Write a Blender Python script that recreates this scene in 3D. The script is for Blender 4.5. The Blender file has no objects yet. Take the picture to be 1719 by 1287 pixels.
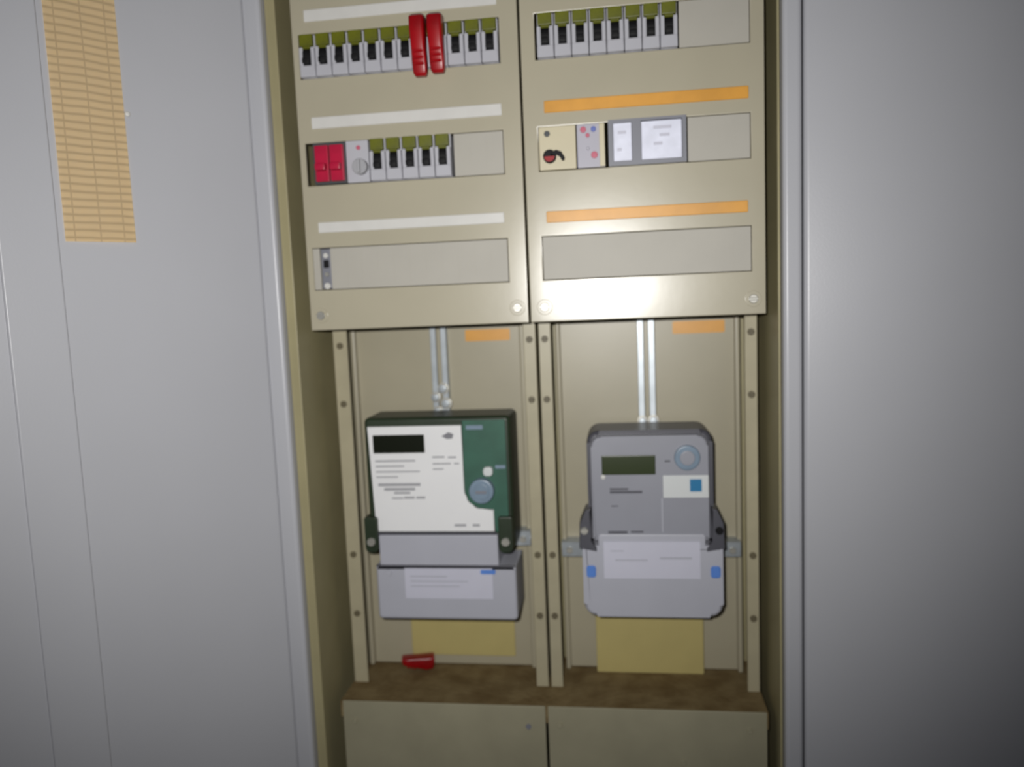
import bpy, bmesh, math, random
from mathutils import Vector, Matrix
random.seed(7)
scene = bpy.context.scene
COL = scene.collection
ZB = 1.30            # height of the lower edge of the upper covers above the floor

# ------------------------------------------------------------------ camera, light, exposure
CAM = Vector((.094, -.8513, .0246 + ZB))
ya, pi_, ro, F = -.1361, -.1058, -.0415, 1309.34
fw = Vector((math.sin(ya)*math.cos(pi_), math.cos(ya)*math.cos(pi_), math.sin(pi_)))
r0 = Vector((math.cos(ya), -math.sin(ya), 0)); u0 = r0.cross(fw)
rr = r0*math.cos(ro) + u0*math.sin(ro); uu = u0*math.cos(ro) - r0*math.sin(ro)
cd = bpy.data.cameras.new('camera'); cam = bpy.data.objects.new('camera', cd); COL.objects.link(cam)
M3 = Matrix((rr, uu, -fw)).transposed()
cam.matrix_world = Matrix.Translation(CAM) @ M3.to_4x4()
cd.sensor_fit = 'HORIZONTAL'; cd.sensor_width = 36; cd.lens = F*36/1719
cd.clip_start = .01
cd.dof.use_dof = True; cd.dof.focus_distance = 0.62; cd.dof.aperture_fstop = 4.0
scene.camera = cam

w = bpy.data.worlds.new('dim_room'); scene.world = w; w.use_nodes = True
w.node_tree.nodes['Background'].inputs[0].default_value = (.80, .86, 1, 1)
w.node_tree.nodes['Background'].inputs[1].default_value = .035

sl = bpy.data.lights.new('camera_flash', 'SPOT'); flash = bpy.data.objects.new('camera_flash', sl); COL.objects.link(flash)
flash.location = (.060, -.850, .052 + ZB)
AIM = flash.location + Vector((-.15, .85, .015))
flash.rotation_euler = (AIM - flash.location).to_track_quat('-Z', 'Y').to_euler()
sl.energy = 27.4; sl.spot_size = math.radians(107); sl.spot_blend = 1.0; sl.shadow_soft_size = .006
sl.color = (1, .985, .96)

scene.view_settings.view_transform = 'Standard'; scene.view_settings.look = 'None'
scene.view_settings.gamma = 1; scene.view_settings.use_curve_mapping = False
scene.view_settings.exposure = 0.0

# ------------------------------------------------------------------ materials
def mat(name, col, rough=.5, metal=0, var=0., vscale=20., bump=0., bscale=200., spec=.5, col2=None, coat=0):
    m = bpy.data.materials.new(name); m.use_nodes = True
    nt = m.node_tree; b = nt.nodes['Principled BSDF']
    b.inputs['Roughness'].default_value = rough; b.inputs['Metallic'].default_value = metal
    b.inputs['Specular IOR Level'].default_value = spec
    b.inputs['Coat Weight'].default_value = coat
    tc = nt.nodes.new('ShaderNodeTexCoord')
    n = nt.nodes.new('ShaderNodeTexNoise'); n.inputs['Scale'].default_value = vscale; n.inputs['Detail'].default_value = 5
    nt.links.new(tc.outputs['Object'], n.inputs['Vector'])
    mx = nt.nodes.new('ShaderNodeMix'); mx.data_type = 'RGBA'
    c2 = col2 or tuple(c*(1-var) for c in col)
    mx.inputs[6].default_value = (*col, 1); mx.inputs[7].default_value = (*c2, 1)
    mr = nt.nodes.new('ShaderNodeMapRange'); mr.inputs[1].default_value = .35; mr.inputs[2].default_value = .65
    nt.links.new(n.outputs['Fac'], mr.inputs[0]); nt.links.new(mr.outputs[0], mx.inputs[0])
    nt.links.new(mx.outputs[2], b.inputs['Base Color'])
    if bump:
        n2 = nt.nodes.new('ShaderNodeTexNoise'); n2.inputs['Scale'].default_value = bscale
        nt.links.new(tc.outputs['Object'], n2.inputs['Vector'])
        bp = nt.nodes.new('ShaderNodeBump'); bp.inputs['Strength'].default_value = bump; bp.inputs['Distance'].default_value = .001
        nt.links.new(n2.outputs['Fac'], bp.inputs['Height']); nt.links.new(bp.outputs[0], b.inputs['Normal'])
    return m
M = {
 'cover': mat('beige_lacquered_cover', (.43, .395, .295), .28, var=.06, vscale=9, bump=.06, bscale=45, spec=.75),
 'cover_low': mat('beige_lacquered_lower_cover', (.35, .325, .225), .45, var=.12, vscale=14, bump=.04),
 'board': mat('beige_meter_board', (.40, .365, .265), .38, var=.10, vscale=7, bump=.05, bscale=30),
 'inner': mat('olive_beige_housing', (.36, .32, .18), .45, var=.15, vscale=10),
 'rail': mat('beige_rail', (.42, .38, .26), .4, var=.10, vscale=25),
 'railscrew': mat('dull_brown_screw', (.13, .11, .065), .5),
 'grey': mat('grey_white_door_paint', (.455, .46, .49), .34, var=.03, vscale=6, bump=.05, bscale=400),
 'dust': mat('brown_dusty_shelf', (.16, .11, .05), .95, col2=(.24, .18, .09), vscale=38, bump=.8, bscale=160, spec=.1),
 'insert': mat('greyish_blanking_plastic', (.42, .40, .35), .55, var=.05, vscale=18),
 'white': mat('white_breaker_plastic', (.46, .46, .50), .40, var=.04),
 'strip': mat('white_label_strip', (.64, .63, .60), .35, var=.05, vscale=40),
 'orange': mat('orange_label_tape', (.72, .34, .045), .40, var=.16, vscale=24),
 'olive': mat('olive_yellow_cap', (.135, .145, .004), .45, var=.35, vscale=60),
 'black': mat('black_plastic', (.005, .005, .006), .6, spec=.25),
 'dark': mat('dark_grey_plastic', (.05, .055, .06), .5),
 'red': mat('red_glossy_plastic', (.36, .002, .006), .30, var=.45, vscale=30),
 'crimson': mat('crimson_lever', (.46, .008, .045), .35, var=.2, vscale=50),
 'cream': mat('cream_plastic', (.58, .52, .36), .45, var=.05),
 'module': mat('lilac_grey_module', (.42, .41, .47), .45, var=.06),
 'framegrey': mat('grey_device_frame', (.19, .195, .225), .45),
 'window': mat('pale_blue_white_window', (.78, .80, .93), .5, var=.12, vscale=70),
 'pink': mat('pink_button', (.50, .10, .16), .45),
 'blue': mat('blue_button', (.10, .14, .42), .45),
 'zinc': mat('galvanised_steel', (.46, .50, .53), .42, metal=.6, var=.18, vscale=40),
 'screw': mat('nickel_screw', (.45, .44, .40), .42, metal=.6),
 'green': mat('dark_green_meter_plastic', (.030, .115, .076), .58, var=.25, vscale=30),
 'greend': mat('shade_dark_green_meter_plastic', (.022, .035, .018), .42, var=.25, vscale=30),  # darker green, with the shade on the meter body's sides put into the colour
 'face': mat('white_meter_faceplate', (.78, .78, .785), .5, var=.03),
 'lcd': mat('dark_display_glass', (.008, .010, .005), .25),
 'lcdgreen': mat('dark_green_display_glass', (.028, .040, .012), .3),
 'term': mat('grey_terminal_cover', (.43, .435, .49), .40, var=.04),
 'termlab': mat('pale_grey_label', (.55, .55, .64), .5, var=.04),
 'mgrey': mat('grey_meter_plastic', (.285, .29, .33), .38, var=.05),
 'mdark': mat('dark_grey_meter_rim', (.075, .075, .09), .42),
 'knob': mat('blue_grey_knob', (.20, .27, .35), .35, var=.15, vscale=60),
 'sticker': mat('white_sticker', (.60, .62, .62), .45),
 'bluesq': mat('blue_sticker_mark', (.01, .16, .34), .45),
 'bluemark': mat('light_blue_seal', (.10, .24, .66), .45, var=.2, vscale=60),
 'print': mat('grey_print', (.34, .34, .36), .6),
 'printd': mat('dark_grey_print', (.20, .20, .22), .6),
 'yellow': mat('yellowed_plate', (.50, .42, .17), .5, var=.08, vscale=16),
 'wall': mat('pale_plaster_wall', (.52, .52, .53), .9, var=.05, vscale=5, bump=.3, bscale=120),
 'floor': mat('grey_concrete_floor', (.22, .21, .20), .8, var=.25, vscale=6),
}
def paper_material():
    m = bpy.data.materials.new('ruled_yellowish_paper'); m.use_nodes = True
    nt = m.node_tree; b = nt.nodes['Principled BSDF']; b.inputs['Roughness'].default_value = .7
    tc = nt.nodes.new('ShaderNodeTexCoord'); sep = nt.nodes.new('ShaderNodeSeparateXYZ')
    nz = nt.nodes.new('ShaderNodeTexNoise'); nz.inputs['Scale'].default_value = 26
    nt.links.new(tc.outputs['Object'], sep.inputs[0]); nt.links.new(tc.outputs['Object'], nz.inputs['Vector'])
    def math_(op, a, b_=None, c=None):
        n = nt.nodes.new('ShaderNodeMath'); n.operation = op
        for i, v in enumerate((a, b_, c)):
            if v is None: continue
            if isinstance(v, (int, float)): n.inputs[i].default_value = v
            else: nt.links.new(v, n.inputs[i])
        return n.outputs[0]
    # rows every 7.2 mm, three column rules
    z = math_('ADD', sep.outputs[2], math_('MULTIPLY', math_('SUBTRACT', nz.outputs['Fac'], .5), .0035))
    fr = math_('FRACT', math_('DIVIDE', z, .0072))
    row = math_('SUBTRACT', 1, math_('MULTIPLY', math_('ABSOLUTE', math_('SUBTRACT', fr, .5)), 3.4))
    row = math_('MAXIMUM', row, 0)
    lines = row
    for c in (.0085, .0310, .0525):
        d = math_('ABSOLUTE', math_('SUBTRACT', sep.outputs[0], c))
        l = math_('MAXIMUM', math_('SUBTRACT', 1, math_('DIVIDE', d, .0011)), 0)
        lines = math_('MAXIMUM', lines, l)
    fac = math_('MULTIPLY', lines, .70)
    mx = nt.nodes.new('ShaderNodeMix'); mx.data_type = 'RGBA'
    mx.inputs[6].default_value = (.93, .75, .47, 1); mx.inputs[7].default_value = (.60, .45, .25, 1)
    nt.links.new(fac, mx.inputs[0]); nt.links.new(mx.outputs[2], b.inputs['Base Color'])
    return m
M['paper'] = paper_material()

# ------------------------------------------------------------------ helpers
def T(x, y, z): return Vector((x, y, z + ZB))
def finish(name, bm, material, parent=None, smooth=False, origin=None):
    if origin is not None: bmesh.ops.translate(bm, verts=bm.verts, vec=-Vector(origin))
    bmesh.ops.recalc_face_normals(bm, faces=bm.faces)
    me = bpy.data.meshes.new(name); bm.to_mesh(me); bm.free()
    if smooth:
        for p in me.polygons: p.use_smooth = True
        me.set_sharp_from_angle(angle=math.radians(38))
    o = bpy.data.objects.new(name, me); COL.objects.link(o)
    if smooth:
        wn_ = o.modifiers.new('weighted_normal', 'WEIGHTED_NORMAL'); wn_.weight = 100; wn_.keep_sharp = True
    me.materials.append(M[material] if isinstance(material, str) else material)
    if origin is not None: o.location = origin
    if parent is not None:
        o.parent = parent; o.matrix_parent_inverse = parent.matrix_basis.inverted()
    return o
def tag(o, label, cat, group=None):
    o['label'] = label; o['category'] = cat
    if group: o['group'] = group
    return o
def thing(name, label, cat, loc, group=None):
    o = bpy.data.objects.new(name, None); COL.objects.link(o); o.location = loc
    o.empty_display_size = .02
    return tag(o, label, cat, group)
def struct(o): o['kind'] = 'structure'; return o

def add_box(bm, x0, x1, y0, y1, z0, z1, bev=0., seg=2):
    vs = [bm.verts.new((x, y, z + ZB)) for x in (x0, x1) for y in (y0, y1) for z in (z0, z1)]
    fs = [(0,1,3,2),(4,6,7,5),(0,4,5,1),(2,3,7,6),(0,2,6,4),(1,5,7,3)]
    faces = [bm.faces.new([vs[i] for i in f]) for f in fs]
    if bev:
        es = list({e for f in faces for e in f.edges})
        bmesh.ops.bevel(bm, geom=es, offset=bev, segments=seg, profile=.5, affect='EDGES')
def box(name, x0, x1, y0, y1, z0, z1, material, parent=None, bev=0., seg=2):
    bm = bmesh.new(); add_box(bm, x0, x1, y0, y1, z0, z1, bev, seg)
    return finish(name, bm, material, parent, smooth=bev > 0, origin=T((x0+x1)/2, (y0+y1)/2, z0))
def add_prism(bm, pts, y0, y1, bev=0., seg=2):
    """outline in x,z extruded from y0 (front) to y1 (back), front rim bevelled"""
    a = [bm.verts.new((x, y0, z + ZB)) for x, z in pts]; b = [bm.verts.new((x, y1, z + ZB)) for x, z in pts]
    n = len(pts); f0 = bm.faces.new(a); bm.faces.new(b[::-1])
    for i in range(n): bm.faces.new((a[i], b[i], b[(i+1) % n], a[(i+1) % n]))
    if bev: bmesh.ops.bevel(bm, geom=list(f0.edges), offset=bev, segments=seg, profile=.5, affect='EDGES')
def prism(name, pts, y0, y1, material, parent=None, bev=0., seg=2):
    bm = bmesh.new(); add_prism(bm, pts, y0, y1, bev, seg)
    xs = [p[0] for p in pts]; zs = [p[1] for p in pts]
    return finish(name, bm, material, parent, smooth=True, origin=T((min(xs)+max(xs))/2, y1, min(zs)))
def rrect(x0, x1, z0, z1, r, n=6, corners=(1,1,1,1)):
    """rounded rectangle, corners in order BL, BR, TR, TL as radius factors"""
    out = []
    for (cx, cz, a0), k in zip(((x0, z0, 180), (x1, z0, 270), (x1, z1, 0), (x0, z1, 90)), corners):
        q = r*k
        ox = cx + (q if cx == x0 else -q); oz = cz + (q if cz == z0 else -q)
        if q < 1e-6: out.append((cx, cz)); continue
        for i in range(n+1):
            a = math.radians(a0 + 90*i/n); out.append((ox + q*math.cos(a), oz + q*math.sin(a)))
    return out
def circ(cx, cz, r, n=20): return [(cx + r*math.cos(2*math.pi*i/n), cz + r*math.sin(2*math.pi*i/n)) for i in range(n)]
def disc(name, cx, cz, r, y0, y1, material, parent=None, bev=0., n=20):
    return prism(name, circ(cx, cz, r, n), y0, y1, material, parent, bev)
def screw(cx, cz, r, y, parent, material='screw', name='screw', h=.0022):
    """low round head with a milled slot"""
    bm = bmesh.new()
    add_prism(bm, circ(cx, cz, r, 16), y-h*.55, y+.0005, 0)
    s = r*.16
    for sg in (-1, 1):
        pts = [(cx + r*math.cos(math.radians(a)), cz + sg*max(s, r*math.sin(math.radians(a)))) for a in range(10, 171, 20)]
        if sg < 0: pts = pts[::-1]
        add_prism(bm, pts, y-h, y-h*.5, r*.12, 1)
    return finish(name, bm, material, parent, smooth=True, origin=T(cx, y, cz))
def plate_with_holes(bm, x0, x1, z0, z1, holes, y0, y1):
    xs = sorted({x0, x1, *[h[0] for h in holes], *[h[1] for h in holes]})
    zs = sorted({z0, z1, *[h[2] for h in holes], *[h[3] for h in holes]})
    solid = lambda i, j: (0 <= i < len(xs)-1 and 0 <= j < len(zs)-1 and
        not any(h[0]-1e-9 <= xs[i] and xs[i+1] <= h[1]+1e-9 and h[2]-1e-9 <= zs[j] and zs[j+1] <= h[3]+1e-9 for h in holes))
    V = {}
    def v(i, j, y):
        k = (i, j, y)
        if k not in V: V[k] = bm.verts.new((xs[i], y, zs[j] + ZB))
        return V[k]
    for i in range(len(xs)-1):
        for j in range(len(zs)-1):
            if not solid(i, j): continue
            bm.faces.new((v(i,j,y0), v(i+1,j,y0), v(i+1,j+1,y0), v(i,j+1,y0)))
            bm.faces.new((v(i,j,y1), v(i,j+1,y1), v(i+1,j+1,y1), v(i+1,j,y1)))
            if not solid(i-1, j): bm.faces.new((v(i,j,y0), v(i,j+1,y0), v(i,j+1,y1), v(i,j,y1)))
            if not solid(i+1, j): bm.faces.new((v(i+1,j,y0), v(i+1,j,y1), v(i+1,j+1,y1), v(i+1,j+1,y0)))
            if not solid(i, j-1): bm.faces.new((v(i,j,y0), v(i,j,y1), v(i+1,j,y1), v(i+1,j,y0)))
            if not solid(i, j+1): bm.faces.new((v(i,j+1,y0), v(i+1,j+1,y0), v(i+1,j+1,y1), v(i,j+1,y1)))
def dup(root, loc, label):
    r = root.copy(); COL.objects.link(r); r.location = loc; r['label'] = label
    for ch in list(root.children):
        c = ch.copy(); COL.objects.link(c); c.parent = r; c.matrix_parent_inverse = ch.matrix_parent_inverse.copy()
        for g in list(ch.children):
            d = g.copy(); COL.objects.link(d); d.parent = c; d.matrix_parent_inverse = g.matrix_parent_inverse.copy()
    return r
ORD = ['first','second','third','fourth','fifth','sixth','seventh','eighth','ninth','tenth','eleventh','twelfth']

# ------------------------------------------------------------------ the setting
FL = -ZB
struct(box('floor', -2.2, 2.2, -2.6, .19, FL-.05, FL, 'floor'))
struct(box('wall_back', -2.2, 2.2, .175, .25, FL, 1.3, 'wall'))

# ------------------------------------------------------------------ the cabinet with its doors
TOP, BOT = .56, FL
cab = thing('meter_cabinet', 'tall beige electricity meter cabinet with grey frame and two open grey doors', 'cabinet', T(0, .08, BOT))
XL, XR = -.267, .262
box('back_panel', XL-.012, XR+.012, .150, .172, BOT, TOP, 'inner', cab)
for nm, a, b in (('side_panel', XL-.012, XL), ('side_panel', XR, XR+.003)):
    box(nm, a, b, -.001, .150, BOT+.02, TOP-.02, 'inner', cab, .0015)
box('top_panel', XL, XR, .0, .150, TOP-.02, TOP, 'inner', cab)
box('plinth', XL, XR, .022, .150, BOT, BOT+.06, 'inner', cab)
for a, b in ((XL-.035, XL-.0125), (XR+.0035, XR+.0225)):
    box('frame_stile', a, b, -.012, .150, BOT, TOP+.0005, 'grey', cab, .0048, 4)
box('frame_rail', XL-.035, XR+.0225, -.012, .150, TOP, TOP+.04, 'grey', cab, .003, 3)

def leaf(pivot, ang, sgn, width, ribs, label):
    """door leaf: inner face towards the viewer; u runs from the hinge outwards"""
    piv = bpy.data.objects.new('door', None)
    dv = Vector((sgn*math.cos(ang), -math.sin(ang), 0)); n = Vector((-sgn*math.sin(ang)*1.0, -math.cos(ang), 0))
    # local x = sgn * u, local y = away from the viewer, local z = up
    X = dv*sgn; Y = -n
    mw = Matrix((X, Y, Vector((0,0,1)))).transposed().to_4x4(); mw.translation = T(pivot[0], pivot[1], 0)
    def put(name, u0_, u1_, y0, y1, z0, z1, material, parent, bev, seg=4, smooth=True):
        bm = bmesh.new(); a, b = sorted((sgn*u0_, sgn*u1_))
        add_box(bm, a, b, y0, y1, z0-ZB, z1-ZB, bev, seg)
        o = finish(name, bm, material, None, smooth)
        if parent is None:
            o.matrix_world = mw; o.parent = cab; o.matrix_parent_inverse = cab.matrix_basis.inverted(); 
        else: o.parent = parent
        return o
    d = put('door', .0, width, 0, .020, BOT+.03, TOP+.03, 'grey', None, .0055, 5)
    d['label'] = label
    for (a, b, h) in ribs: put('stiffening_fold', a, b, -h, .004, BOT+.04, TOP+.02, 'grey', d, min(.0035, h*.8), 4)
    for z in (-.75, .40):
        bm = bmesh.new()
        k = .007
        c = [(-.004*sgn + k*math.cos(t*math.pi/6), .020 + k*math.sin(t*math.pi/6)) for t in range(12)]
        a_ = [bm.verts.new((x, y, z-.03)) for x, y in c]; b_ = [bm.verts.new((x, y, z+.03)) for x, y in c]
        bm.faces.new(a_); bm.faces.new(b_[::-1])
        for i in range(12): bm.faces.new((a_[i], a_[(i+1)%12], b_[(i+1)%12], b_[i]))
        h = finish('hinge', bm, 'zinc', None, True); h.parent = d
    return d, mw
AL = math.radians(51)
doorL, mwL = leaf((XL-.0290, -.0135), AL, -1, .315, [(.202, .2515, .0026)], 'left grey door leaf folded back towards the viewer')
doorR, mwR = leaf((XR+.0232, -.0125), math.radians(7), 1, .315, [], 'right plain grey door leaf swung open')

# ruled circuit list on the left door
def paper():
    bm = bmesh.new(); W, H = .0630, .34; nx, nz = 6, 40
    grid = {}
    for i in range(nx+1):
        for j in range(nz+1):
            x, z = W*i/nx, H*j/nz
            y = -.0012 - .0009*math.sin(i/nx*math.pi)*(1+.5*math.sin(j*.45)) - .0011*math.exp(-j/2.0)*(i/nx)
            grid[i, j] = bm.verts.new((x, y, z))
    for i in range(nx):
        for j in range(nz): bm.faces.new((grid[i,j], grid[i+1,j], grid[i+1,j+1], grid[i,j+1]))
    bmesh.ops.solidify(bm, geom=bm.faces[:], thickness=.0004)
    o = finish('circuit_list', bm, 'paper', None, True)
    # hangs a few degrees off plumb in the door's plane
    o.matrix_world = mwL @ Matrix.Translation((-.1965, -.0003, .0975))
    tag(o, 'long yellowish ruled paper list stuck on the left grey door', 'paper')
    return o
paper()
bm = bmesh.new()
bmesh.ops.create_uvsphere(bm, u_segments=14, v_segments=8, radius=.0028, matrix=Matrix.Diagonal((1, .7, 1, 1)))
pin = finish('pin', bm, 'strip', None, True); pin.matrix_world = mwL @ Matrix.Translation((-.1305, -.0012, .2225))
tag(pin, 'small white round magnet beside the yellowish paper list', 'magnet')

# shelf and rails inside
ZS = -.454
box('shelf', -.2535, .2535, .0205, .150, ZS-.02, ZS, 'dust', cab)
def meter_board(x0, x1, zb):
    b = box('meter_board', x0, x1, .122, .127, zb, .03, 'board', cab)
    for a, c in ((x0, x0+.006), (x1-.006, x1)):
        box('board_lip', a, c, .112, .1225, zb, .03, 'board', b, .002)
    return b
boardL = meter_board(-.245, -.021, -.452); boardR = meter_board(.018, .240, -.452)
for x0, x1, web in ((-.2515, -.2335, 0), (-.0165, -.0015, 1), (.0020, .0165, 0), (.2385, .2525, 1)):
    bm = bmesh.new()
    add_box(bm, x0, x1, .068, .0705, ZS, .04, .0008, 1)
    xa = x0 if web == 0 else x1-.0025
    add_box(bm, xa, xa+.0025, .0695, .150, ZS, .04)
    rl = finish('mounting_rail', bm, 'rail', cab, True, origin=T((x0+x1)/2, .07, ZS))
    for z in (-.022, -.094, -.285, -.362):
        screw((x0+x1)/2, z, .0040, .068, rl, 'railscrew')
# lower covers
for x0, x1, sc, lab in ((-.2500, -.0015, ((-.022, -.477),(-.236, -.477)), 'left'), (.0015, .2515, ((.015, -.474), (.232, -.474), (.157, -.515)), 'right')):
    t = thing('lower_cover', 'plain beige lower cover below the meters, on the %s' % lab, 'cover', T((x0+x1)/2, .017, -.92), 'lower covers')
    bm = bmesh.new()
    add_box(bm, x0, x1, .017, .0195, -.92, ZS+.002, .001, 2)
    finish('panel', bm, 'cover_low', t, True, origin=T((x0+x1)/2, .018, -.92))
    for sx, sz in sc: screw(sx, sz, .0032, .017, t, 'framegrey' if -.1 < sx < 0 else 'cover_low')

# ------------------------------------------------------------------ upper covers
ROWS = [(.2755, .3225), (.1605, .2065), (.0450, .0920)]
def cover(x0, x1, holes, strips, blanks, screws, label, smat):
    t = thing('distribution_cover', label, 'cover', T((x0+x1)/2, 0, 0), 'upper distribution covers')
    bm = bmesh.new(); plate_with_holes(bm, x0, x1, 0, .50, holes, 0, .0022)
    bmesh.ops.dissolve_limit(bm, angle_limit=.01, verts=bm.verts, edges=bm.edges)
    es = [e for e in bm.edges if len(e.link_faces) == 2 and e.calc_face_angle() > 1 and all(v.co.y < .001 for v in e.verts)]
    bmesh.ops.bevel(bm, geom=es, offset=.0011, segments=2, profile=.5, affect='EDGES')
    finish('cover_plate', bm, 'cover', t, True, origin=T((x0+x1)/2, 0, 0))
    bm = bmesh.new()
    for a in ((x0, x0+.0015, 0, .50), (x1-.0015, x1, 0, .50)): add_box(bm, a[0], a[1], .002, .018, a[2], a[3])
    add_box(bm, x0+.0015, x1-.0015, .002, .018, 0, .0015)
    finish('folded_edge', bm, 'cover', t, origin=T((x0+x1)/2, .01, 0))
    for a, b, z0, z1 in strips:
        box('label_strip', a, b, -.0014, .0004, z0, z1, smat, t, .0006, 1)
    for a, b, z0, z1 in blanks:
        o = box('blanking_strip', a, b, .0006, .0024, z0, z1, 'insert', t, .0005, 1)
        n = max(1, int(round((b-a)/.0176)))
        bmg = bmesh.new()
        for i in range(1, n):
            x = a + (b-a)*i/n; add_box(bmg, x-.0002, x+.0002, .00045, .0012, z0+.003, z1-.003)
        if n > 1: finish('break_lines', bmg, 'insert', o, origin=T((a+b)/2, .0008, z0))['kind'] = 'stuff'
    for sx, sz in screws:
        d = disc('screw_dimple', sx, sz, .0085, -.0008, .0005, 'cover', t, .0006)
        screw(sx, sz, .0048, -.0007, d, 'screw')
    return t
HL = [(-.2430, -.0210, *r) for r in ROWS]
coverL = cover(-.250, -.0012, HL,
      [(-.2345, -.0225, .3350, .3475), (-.2335, -.0215, .2215, .2340), (-.2335, -.0235, .1085, .1200)],
      [(-.0755, -.0215, ROWS[1][0]+.0005, ROWS[1][1]-.0005), (-.2225, -.0215, ROWS[2][0]+.0005, ROWS[2][1]-.0005)],
      [(-.0130, .0165), (-.2375, .0165)],
      'left upper beige cover with white label strips and breaker rows', 'strip')
coverR = cover(.0012, .250, [(.0165, .2360, *r) for r in ROWS],
      [(.0240, .2340, .2205, .2330), (.0225, .2325, .1060, .1180)],
      [(.1655, .2355, ROWS[0][0]+.0005, ROWS[0][1]-.0005), (.1725, .2355, ROWS[1][0]+.0005, ROWS[1][1]-.0005), (.0170, .2355, ROWS[2][0]+.0005, ROWS[2][1]-.0005)],
      [(.0170, .0160), (.2370, .0160)],
      'right upper beige cover with two orange label strips', 'orange')

# ------------------------------------------------------------------ circuit breakers
def make_breaker(xc, row, label, group):
    z0, z1 = ROWS[row]; h = .0087
    t = thing('circuit_breaker', label, 'circuit breaker', T(xc, 0, z0), group)
    # stepped white housing with a lever pocket
    bm = bmesh.new()
    add_box(bm, xc-h, xc+h, .0015, .060, z0+.0006, z1-.0006, .0006, 1)
    add_box(bm, xc-h, xc+h, -.0035, .0020, z0+.0012, z0+.0135, .0008, 1)
    for s in (-1, 1): add_box(bm, xc+s*h*.99-(0 if s < 0 else .0042), xc+s*h*.99+(.0042 if s < 0 else 0), -.0035, .0020, z0+.0130, z0+.0325, .0006, 1)
    finish('housing', bm, 'white', t, True, origin=T(xc, .02, z0))
    # black lever: drum and blade
    bm = bmesh.new()
    pts = []
    for i in range(13):
        a = math.pi*i/12; pts.append((.002 - .0068*math.sin(a), z0+.0228 + .0098*math.cos(a)))
    a_ = [bm.verts.new((xc-.0043, y, z+ZB)) for y, z in pts]; b_ = [bm.verts.new((xc+.0043, y, z+ZB)) for y, z in pts]
    bm.faces.new(a_); bm.faces.new(b_[::-1])
    for i in range(13): bm.faces.new((a_[i], b_[i], b_[(i+1)%13], a_[(i+1)%13]))
    add_box(bm, xc-.0039, xc+.0039, -.0095, -.001, z0+.0140, z0+.0205, .0015, 2)
    finish('lever', bm, 'black', t, True, origin=T(xc, 0, z0+.02))
    # olive cap above the lever
    bm = bmesh.new()
    add_box(bm, xc-.0074, xc+.0074, -.0045, .0018, z1-.0135, z1-.0012, .0010, 2)
    add_box(bm, xc-.0046, xc+.0046, -.0038, .0018, z1-.0165, z1-.0130, .0006, 1)
    finish('cap', bm, 'olive', t, True, origin=T(xc, 0, z1-.015))
    return t
G1 = 'upper row breakers on the left cover'
XB1 = [-.2330 + .01836*i for i in range(12)]
proto = make_breaker(XB1[0], 0, 'leftmost breaker in the upper row of the left cover', G1)
def breakers(xs, row, fmt, group, first=None):
    for i, x in enumerate(xs):
        lab = fmt % ORD[i]
        if first is not None and i == 0: first['label'] = lab; continue
        o = dup(proto, T(x, 0, ROWS[row][0]), lab); o['group'] = group
bpy.context.view_layer.update()
# positions eight and nine are hidden behind the red caps
for i, x in enumerate(XB1):
    if i == 0: continue
    lab = ('breaker behind the %s red cap in the upper row of the left cover' % ('left' if i == 7 else 'right')) if i in (7, 8) else \
          '%s breaker from the left in the upper row of the left cover' % ORD[i]
    o = dup(proto, T(x, 0, ROWS[0][0]), lab); o['group'] = G1
breakers([-.1605 + .01825*i for i in range(5)], 1, '%s breaker from the left beside the grey rotary knob, middle row', 'middle row breakers on the left cover')
breakers([.0278 + .01820*i for i in range(8)], 0, '%s breaker from the left in the top row of the right cover', 'top row breakers on the right cover')

# red caps hanging over two breakers, and a third one fallen onto the shelf
def red_cap(loc, label, L=.061, W=.0165, D=.017, rot=None):
    t = thing('red_cap', label, 'cap', loc, 'red breaker caps')
    bm = bmesh.new(); secs = []
    prof = [(0, .80, .70), (.05, 1, .95), (.25, 1, 1), (.55, .93, .80), (.80, .97, .62), (.95, .90, .52), (1, .70, .35)]
    for s, kw, kd in prof:
        ring = []
        for i in range(16):
            a = 2*math.pi*i/16; c, q = math.cos(a), math.sin(a)
            e = .45
            x = W/2*kw*math.copysign(abs(c)**e, c); y = -D/2*kd + D/2*kd*math.copysign(abs(q)**e, q)
            ring.append(bm.verts.new((x, y, -L*s)))
        secs.append(ring)
    bm.faces.new(secs[0][::-1]); bm.faces.new(secs[-1])
    for A, B in zip(secs, secs[1:]):
        for i in range(16): bm.faces.new((A[i], A[(i+1)%16], B[(i+1)%16], B[i]))
    o = finish('shell', bm, 'red', None, True); o.parent = t
    # raised grip rib down the middle of the front
    for z, y in ((-L*.62, -D*.80), (-L*.72, -D*.74), (-L*.82, -D*.68)):
        bm = bmesh.new(); add_box(bm, -W*.33, W*.33, y-.0014, y+.004, z-.0012-ZB, z+.0012-ZB, .0006, 1)
        r = finish('grip_rib', bm, 'red', None, True); r.parent = o
    if rot: t.rotation_euler = rot
    return t
red_cap(T(XB1[7]+.0005, -.0120, .3250), 'left of two long red caps hanging over upper row breakers')
red_cap(T(XB1[8]+.0010, -.0120, .3245), 'right of two long red caps hanging over upper row breakers', L=.0585)
red_cap(T(-.1570, .112, ZS+.0188), 'loose red cap lying on the dusty brown shelf', L=.042, W=.019, D=.0185, rot=(math.radians(90), 0, math.radians(104)))

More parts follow.
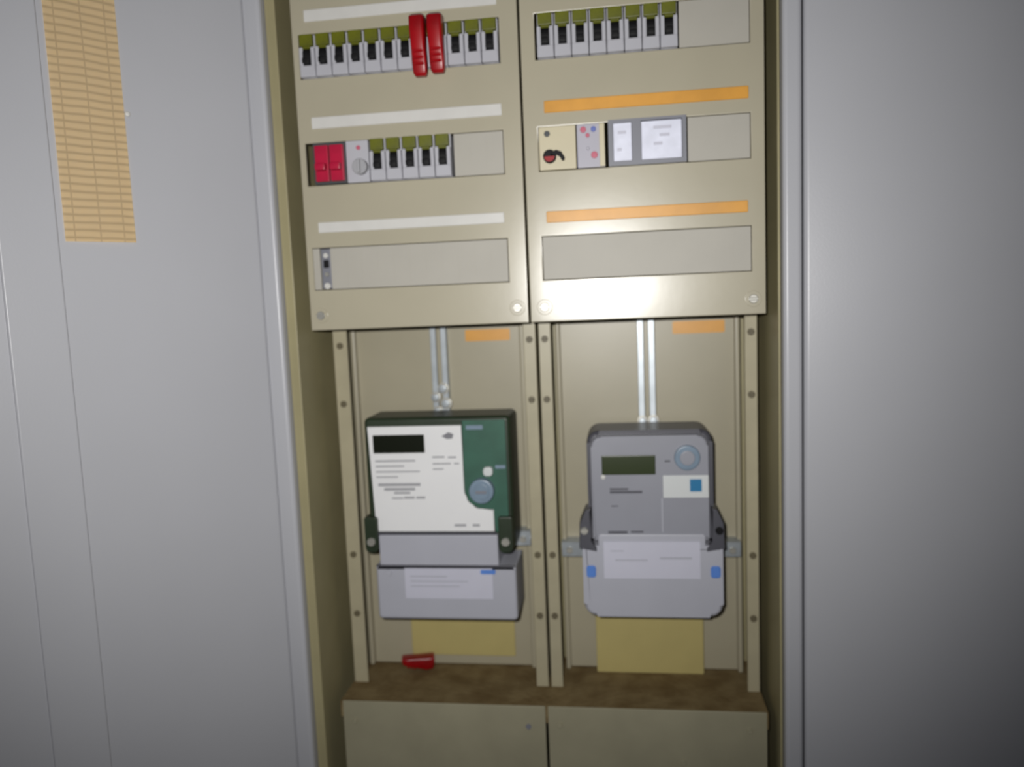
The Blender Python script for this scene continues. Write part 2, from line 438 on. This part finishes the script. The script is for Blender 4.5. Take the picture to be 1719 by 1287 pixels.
# red double switch
Z0, Z1 = ROWS[1]
t = thing('double_switch', 'double pole switch with two crimson levers, left end of the middle row', 'switch', T(-.2145, 0, Z0))
box('housing', -.2335, -.1965, -.0030, .06, Z0+.0005, Z1-.0005, 'dark', t, .001)
for xc in (-.2225, -.2055):
    bm = bmesh.new()
    add_box(bm, xc-.0078, xc+.0078, -.0075, -.002, Z0+.003, Z1-.004, .0012)
    add_box(bm, xc-.0060, xc+.0060, -.0150, -.006, Z0+.014, Z0+.022, .0018)
    finish('lever', bm, 'crimson', t, True, origin=T(xc, -.003, Z0))
# rotary module
t = thing('rotary_switch', 'narrow white module with grey round knob beside the crimson double switch', 'switch', T(-.1825, 0, Z0))
box('housing', -.1960, -.1705, -.0020, .06, Z0+.0005, Z1-.0005, 'white', t, .0008)
k = disc('knob', -.1795, Z0+.0165, .0085, -.0100, -.0015, 'print', t, .0015)
bm = bmesh.new(); add_box(bm, -.1812, -.1778, -.0135, -.0095, Z0+.0095, Z0+.0235, .0008); finish('knob_grip', bm, 'print', k, True, origin=T(-.1795, -.0115, Z0+.0165))
disc('button', -.1815, Z1-.0085, .0024, -.0036, -.0015, 'pink', t, .0006, 12)

# terminal showing at the left end of the lowest opening
z0, z1 = ROWS[2]
t = thing('terminal_block', 'small dark terminal with bright screws in the lowest left opening', 'terminal', T(-.2285, 0, z0))
box('housing', -.2345, -.2235, .0040, .06, z0+.0015, z1-.001, 'framegrey', t, .0006)
box('spacer', -.2428, -.2348, .0008, .05, z0+.0005, z1-.0005, 'insert', t, .0004)
for z, r, m_ in ((z0+.0045, .0036, 'strip'), (z0+.0175, .0024, 'screw'), (z0+.0385, .0028, 'strip')):  # white base colour on the end screws paints in their glint
    screw(-.2285, z, r, .0035, t, m_, 'clamp_screw')
box('wire_entry', -.2318, -.2258, .0025, .0045, z0+.0250, z0+.0335, 'black', t, .0005)

# right cover, middle row
t = thing('emergency_switch', 'cream module with black and red rotary lever on the right cover', 'switch', T(.037, 0, Z0))
box('housing', .0172, .0565, -.0025, .06, Z0+.0005, Z1-.0005, 'cream', t, .001)
disc('pilot_lamp', .0262, Z1-.0080, .0032, -.0040, -.002, 'dark', t, .0008, 14)
hub = disc('rotary_hub', .0285, Z0+.0140, .0070, -.0095, -.0020, 'black', t, .0015)
prism('red_segment', [(.0285+.0055*math.cos(math.radians(a)), Z0+.0135+.0055*math.sin(math.radians(a))) for a in range(180, 361, 15)], -.0102, -.0090, 'red', hub)
bm = bmesh.new()
pts = [(.030, .0175), (.036, .0195), (.041, .0175), (.0445, .0115), (.0440, .0085), (.0415, .0085), (.0390, .0135), (.0350, .0155), (.030, .0135)]
add_prism(bm, [(x, Z0+z) for x, z in pts], -.0130, -.0075, .001)
finish('lever', bm, 'black', hub, True, origin=T(.037, -.01, Z0+.01))
t = thing('button_module', 'lilac grey module with small red and blue buttons on the right cover', 'module', T(.072, 0, Z0))
box('housing', .0575, .0870, -.0030, .06, Z0+.0005, Z1-.0005, 'module', t, .001)
box('side_trim', .0812, .0868, -.0045, -.0020, Z0+.0010, Z1-.0010, 'cream', t, .0006)
for x, z, r, m_ in ((.0645, .0395, .0032, 'pink'), (.0690, .0335, .0022, 'pink'), (.0752, .0395, .0028, 'blue'), (.0756, .0130, .0036, 'pink'), (.0690, .0200, .0018, 'module')):
    disc('button', x, Z0+z, r, -.0052, -.0025, m_, t, .0006, 14)
t = thing('time_switch', 'time switch with grey frame and two bright white windows', 'time switch', T(.131, 0, Z0))
bm = bmesh.new()
plate_with_holes(bm, .0905, .1705, Z0-.0002, Z1+.0008, [(.0955, .1150, Z0+.0045, Z1-.0030), (.1245, .1662, Z0+.0045, Z1-.0020)], -.0070, .0005)
finish('frame', bm, 'framegrey', t, origin=T(.13, -.003, Z0))
box('housing', .0912, .1698, .0004, .06, Z0+.0006, Z1-.0006, 'dark', t)
for a, b in ((.0957, .1148), (.1247, .1660)):
    wn = box('window', a, b, -.0052, .0003, Z0+.0047, Z1-.0025, 'window', t, .0008)
    bm = bmesh.new()
    rows = [(.3, .75, .82), (.45, .70, .62), (.30, .52, .40)] if b > .15 else [(.25, .7, .75), (.2, .45, .3)]
    for f0, f1, fz in rows:
        z = Z0+.0047 + (Z1-.0025-Z0-.0047)*fz
        add_box(bm, a+(b-a)*f0, a+(b-a)*f1, -.0054, -.0050, z-.0016, z+.0016)
    finish('faint_print', bm, 'termlab', wn, origin=T((a+b)/2, -.0052, Z0))['kind'] = 'stuff'

# ------------------------------------------------------------------ meter bays
def sticker(x0, x1, z0, z1, label):
    bm = bmesh.new(); add_prism(bm, rrect(x0, x1, z0, z1, .0015, 3), .1214, .1221)
    return tag(finish('orange_sticker', bm, 'orange', None, origin=T((x0+x1)/2, .122, z0)), label, 'sticker', 'orange stickers on the meter boards')
sticker(-.0965, -.0395, -.0245, -.0100, 'orange sticker on the left meter board below the cover edge')
sticker(.1615, .2235, -.0240, -.0090, 'orange sticker on the right meter board below the cover edge')

def hanger(xc, z1, label, bolts):
    """pair of galvanised strips with a slot between them, meter hung on its bolt"""
    t = thing('hanging_bracket', label, 'bracket', T(xc, .115, z1), 'galvanised meter hanging brackets')
    for s in (-1, 1):
        bm = bmesh.new(); x = xc + s*.0066
        add_box(bm, x-.0038, x+.0038, .1085, .1105, z1, .022, .0006, 1)
        add_box(bm, x+s*.0022-.0010, x+s*.0022+.0010, .1095, .1225, z1, .022)
        finish('strip', bm, 'zinc', t, True, origin=T(x, .11, z1))
    box('cross_tie', xc-.0104, xc+.0104, .1070, .1088, z1, z1+.008, 'zinc', t, .0006)
    for bx_, bz, br in bolts:
        bm = bmesh.new(); add_prism(bm, circ(xc+bx_, z1+bz, br, 6), .1000, .1090, .0012)
        b = finish('bolt', bm, 'zinc', t, True, origin=T(xc+bx_, .105, z1+bz))
        disc('washer', xc+bx_, z1+bz, br*1.35, .1062, .1075, 'screw', b, .0004, 18)
    return t
hanger(-.1290, -.1150, 'galvanised hanging bracket with bolts above the green white meter', [(.0040, .033, .0055), (-.0060, .022, .0050), (.0070, .014, .0055), (-.0045, .004, .0050)])
hanger(.1285, -.1480, 'galvanised hanging bracket above the grey rounded meter', [(-.0062, .020, .0045), (.0070, .020, .0050)])
def crossbar(x0, x1, z, label):
    bm = bmesh.new(); add_box(bm, x0, x1, .1000, .1025, z-.0095, z+.0095, .0007, 1)
    add_box(bm, x0, x1, .1020, .1215, z+.0075, z+.0095)
    t = thing('crossbar', label, 'bracket', T((x0+x1)/2, .11, z), 'galvanised crossbars behind the meters')
    finish('bar', bm, 'zinc', t, True, origin=T((x0+x1)/2, .11, z-.0095))
    for x in (x0+.010, x1-.010): screw(x, z-.001, .0042, .1000, t, 'screw')
crossbar(-.2370, -.0205, -.2745, 'galvanised crossbar behind the green white meter')
crossbar(.0180, .2370, -.2885, 'galvanised crossbar behind the grey rounded meter')
def yellow(x0, x1, z0, z1, y, label):
    t = thing('yellowed_plate', label, 'plate', T((x0+x1)/2, y, z0), 'yellowed plates under the meters')
    prism('plate', rrect(x0, x1, z0, z1, .002, 3), y-.002, y, 'yellow', t, .0006, 1)
    return t
yellow(-.1880, -.0490, -.4400, -.330, .1220, 'yellowed plate on the board below the green white meter')
yellow(.0575, .1915, -.4538, -.330, .1115, 'yellowed plate standing on the shelf below the grey rounded meter')

def bars(name, items, y, material, parent):
    bm = bmesh.new()
    for x0, x1, z, h in items: add_box(bm, x0, x1, y, y+.0004, z-h/2, z+h/2)
    o = finish(name, bm, material, parent, origin=T(items[0][0], y, items[0][2])); o['kind'] = 'stuff'
    return o

# ---- left meter: green body, white faceplate, grey terminal cover
t = thing('electricity_meter', 'green electricity meter with large white faceplate and grey terminal cover', 'meter', T(-.120, .08, -.354))
XA, XB_ = -.2105, -.0330
prism('body', rrect(XA, XB_, -.268, -.1085, .006, 4, (.3, .3, 1, 1)), .0420, .0995, 'greend', t, .005, 3)  # shaded left and top rim painted by the darker green
panel = [(-.0900, -.1130), (-.0900, -.1960)] + [(-.0660 + .0240*math.cos(math.radians(180+80*i/8)), -.1960 + .0240*math.sin(math.radians(180+80*i/8))) for i in range(9)] + [(-.0560, -.2195), (-.0555, -.2480), (-.0385, -.2480), (-.0385, -.1130)]
prism('green_panel', panel, .0400, .0430, 'green', t, .001, 2)
face = [(-.2050, -.1185), (-.0905, -.1185), (-.0905, -.1960)]
for i in range(9):
    a = math.radians(180 + 80*i/8); face.append((-.0660 + .0245*math.cos(a), -.1960 + .0245*math.sin(a)))
face += [(-.0560, -.2200), (-.0560, -.2470), (-.2010, -.2470)]
fp = prism('faceplate', face[::-1], .0385, .0430, 'face', t, .0012, 2)
box('display', -.1985, -.1355, .0368, .0390, -.1505, -.1285, 'lcd', fp, .0008)
bars('printed_text', [(-.1970, -.1480, -.1600, .0020), (-.1970, -.1620, -.1665, .0018), (-.1970, -.1430, -.1730, .0016), (-.1970, -.1700, -.1795, .0016), (-.1270, -.1120, -.1560, .0020), (-.1080, -.0980, -.1565, .0020),
      (-.1270, -.1050, -.1640, .0018), (-.1010, -.0950, -.1640, .0018), (-.1270, -.1140, -.1705, .0016),
      (-.1640, -.1510, -.2050, .0026), (-.1490, -.1380, -.2050, .0026), (-.1790, -.1650, -.2055, .0018), (-.1040, -.0900, -.2390, .0030), (-.0820, -.0735, -.2390, .0030)], .0382, 'print', fp)
bars('rating_line', [(-.1950, -.1430, -.1890, .0036), (-.1880, -.1500, -.1945, .0034), (-.1760, -.1560, -.1990, .0026)], .0382, 'print', fp)
prism('emblem', [(-.1145, -.1310), (-.1060, -.1265), (-.1000, -.1290), (-.1015, -.1340), (-.1085, -.1345)], .0380, .0388, 'printd', fp)
kb = disc('dial', -.0685, -.1965, .0150, .0300, .0430, 'knob', t, .0025, 28)
disc('dial_centre', -.0685, -.1965, .0095, .0288, .0302, 'knob', kb, .0008, 24)
box('dial_mark', -.0750, -.0620, .0280, .0290, -.1985, -.1950, 'framegrey', kb, .0004)
bm = bmesh.new(); add_prism(bm, rrect(-.0660, -.0545, -.1790, -.1680, .004, 4), .0330, .0430, .0015); finish('button', bm, 'sticker', t, True, origin=T(-.06, .038, -.174))
bars('green_rib', [(-.0850, -.0650, -.1215, .005), (-.0520, -.0400, -.1690, .004)], .0396, 'knob', t)
tcv = prism('terminal_cover', rrect(-.2030, -.0315, -.3545, -.2875, .005, 4, (1, 1, .2, .2)), .0330, .0950, 'term', t, .004, 3)
prism('cover_tongue', rrect(-.1975, -.0520, -.2880, -.2500, .002, 3, (0, 0, 1, 1)), .0350, .0900, 'term', tcv, .0015, 2)
box('cover_ridge', -.2020, -.0325, .0322, .0352, -.2890, -.2865, 'mdark', tcv, .0008)
box('cover_seam', -.2000, -.0540, .0360, .0400, -.2510, -.2475, 'mdark', t)
lb = box('label', -.1670, -.0600, .0321, .0332, -.3275, -.2900, 'termlab', tcv)
bars('printed_text', [(-.1600, -.1150, -.3000, .0016), (-.1600, -.0900, -.3060, .0014), (-.1600, -.1000, -.3120, .0014)], .0318, 'term', lb)
prism('blue_seal', rrect(-.0740, -.0560, -.2965, -.2915, .0015, 3), .0314, .0324, 'bluemark', lb)
disc('cover_screw', -.1870, -.2960, .0042, .0310, .0335, 'term', tcv, .0008, 16)
for xc in (-.2065, -.0425):
    e = prism('fixing_ear', rrect(xc-.0085, xc+.0085, -.2720, -.2280, .006, 4, (1, 1, .5, .5)), .0340, .0600, 'greend', t, .002, 2)
    screw(xc, -.2580, .0050, .0340, e, 'screw', h=.003)

# ---- right meter: rounded grey body
t = thing('electricity_meter', 'grey rounded electricity meter with white sticker and blue square mark', 'meter', T(.128, .08, -.347))
prism('body', rrect(.0555, .1985, -.262, -.1290, .0150, 7, (.1, .1, 1, 1)), .0440, .0995, 'mdark', t, .006, 4)
fr = prism('front_shell', rrect(.0605, .1925, -.2560, -.1345, .0125, 7, (.1, .1, 1, 1)), .0360, .0460, 'mgrey', t, .003, 3)
box('display', .0725, .1335, .0340, .0365, -.1790, -.1565, 'lcdgreen', fr, .001)
disc('status_lamp', .0740, -.1815, .0028, .0338, .0362, 'strip', fr, .0008, 14)
po = disc('optical_port', .1690, -.1600, .0145, .0315, .0365, 'knob', fr, .002, 28)
disc('port_centre', .1690, -.1600, .0085, .0305, .0318, 'mgrey', po, .001, 22)
st = box('white_sticker', .1415, .1925, .0346, .0362, -.2065, -.1805, 'sticker', fr, .0006)
box('blue_square', .1715, .1845, .0340, .0348, -.1990, -.1850, 'bluesq', st)
bars('printed_text', [(.0810, .1020, -.1960, .0020), (.0810, .1180, -.1995, .0026), (.0780, .1000, -.2470, .0026), (.1040, .1180, -.2465, .0018), (.1440, .1500, -.1640, .0018), (.0820, .0900, -.2160, .0010)], .0356, 'mdark', fr)
box('centre_groove', .1395, .1408, .0356, .0364, -.2470, -.2070, 'term', fr)
tcv = prism('terminal_cover', rrect(.0475, .2070, -.3475, -.2620, .0160, 7, (1, 1, .25, .25)), .0330, .0950, 'term', t, .005, 4)
up = prism('cover_tongue', rrect(.0660, .1880, -.2640, -.2490, .003, 3, (0, 0, 1, 1)), .0338, .0440, 'term', tcv, .0015, 2)
lb = box('label', .0720, .1815, .0322, .0332, -.3010, -.2570, 'termlab', tcv)
bars('printed_text', [(.0850, .1220, -.2790, .0018), (.1360, .1720, -.2765, .0024), (.0800, .0950, -.2680, .0012)], .0319, 'term', lb)
for xc in (.0570, .1985):
    prism('blue_seal', rrect(xc-.0055, xc+.0055, -.3000, -.2860, .003, 3), .0318, .0335, 'bluemark', tcv, .0006, 1)
for s, xc in ((-1, .0530), (1, .2005)):
    pts = [(xc-s*.006, -.2180), (xc+s*.001, -.2200), (xc+s*.008, -.2360), (xc+s*.009, -.2660), (xc-s*.012, -.2700), (xc-s*.012, -.2640), (xc-s*.003, -.2580)]
    if s < 0: pts = pts[::-1]
    e = prism('fixing_ear', pts, .0325, .0600, 'mdark', t, .002, 2)
    screw(xc+s*.0025, -.2440, .0044, .0325, e, 'screw' if s < 0 else 'black', h=.003)
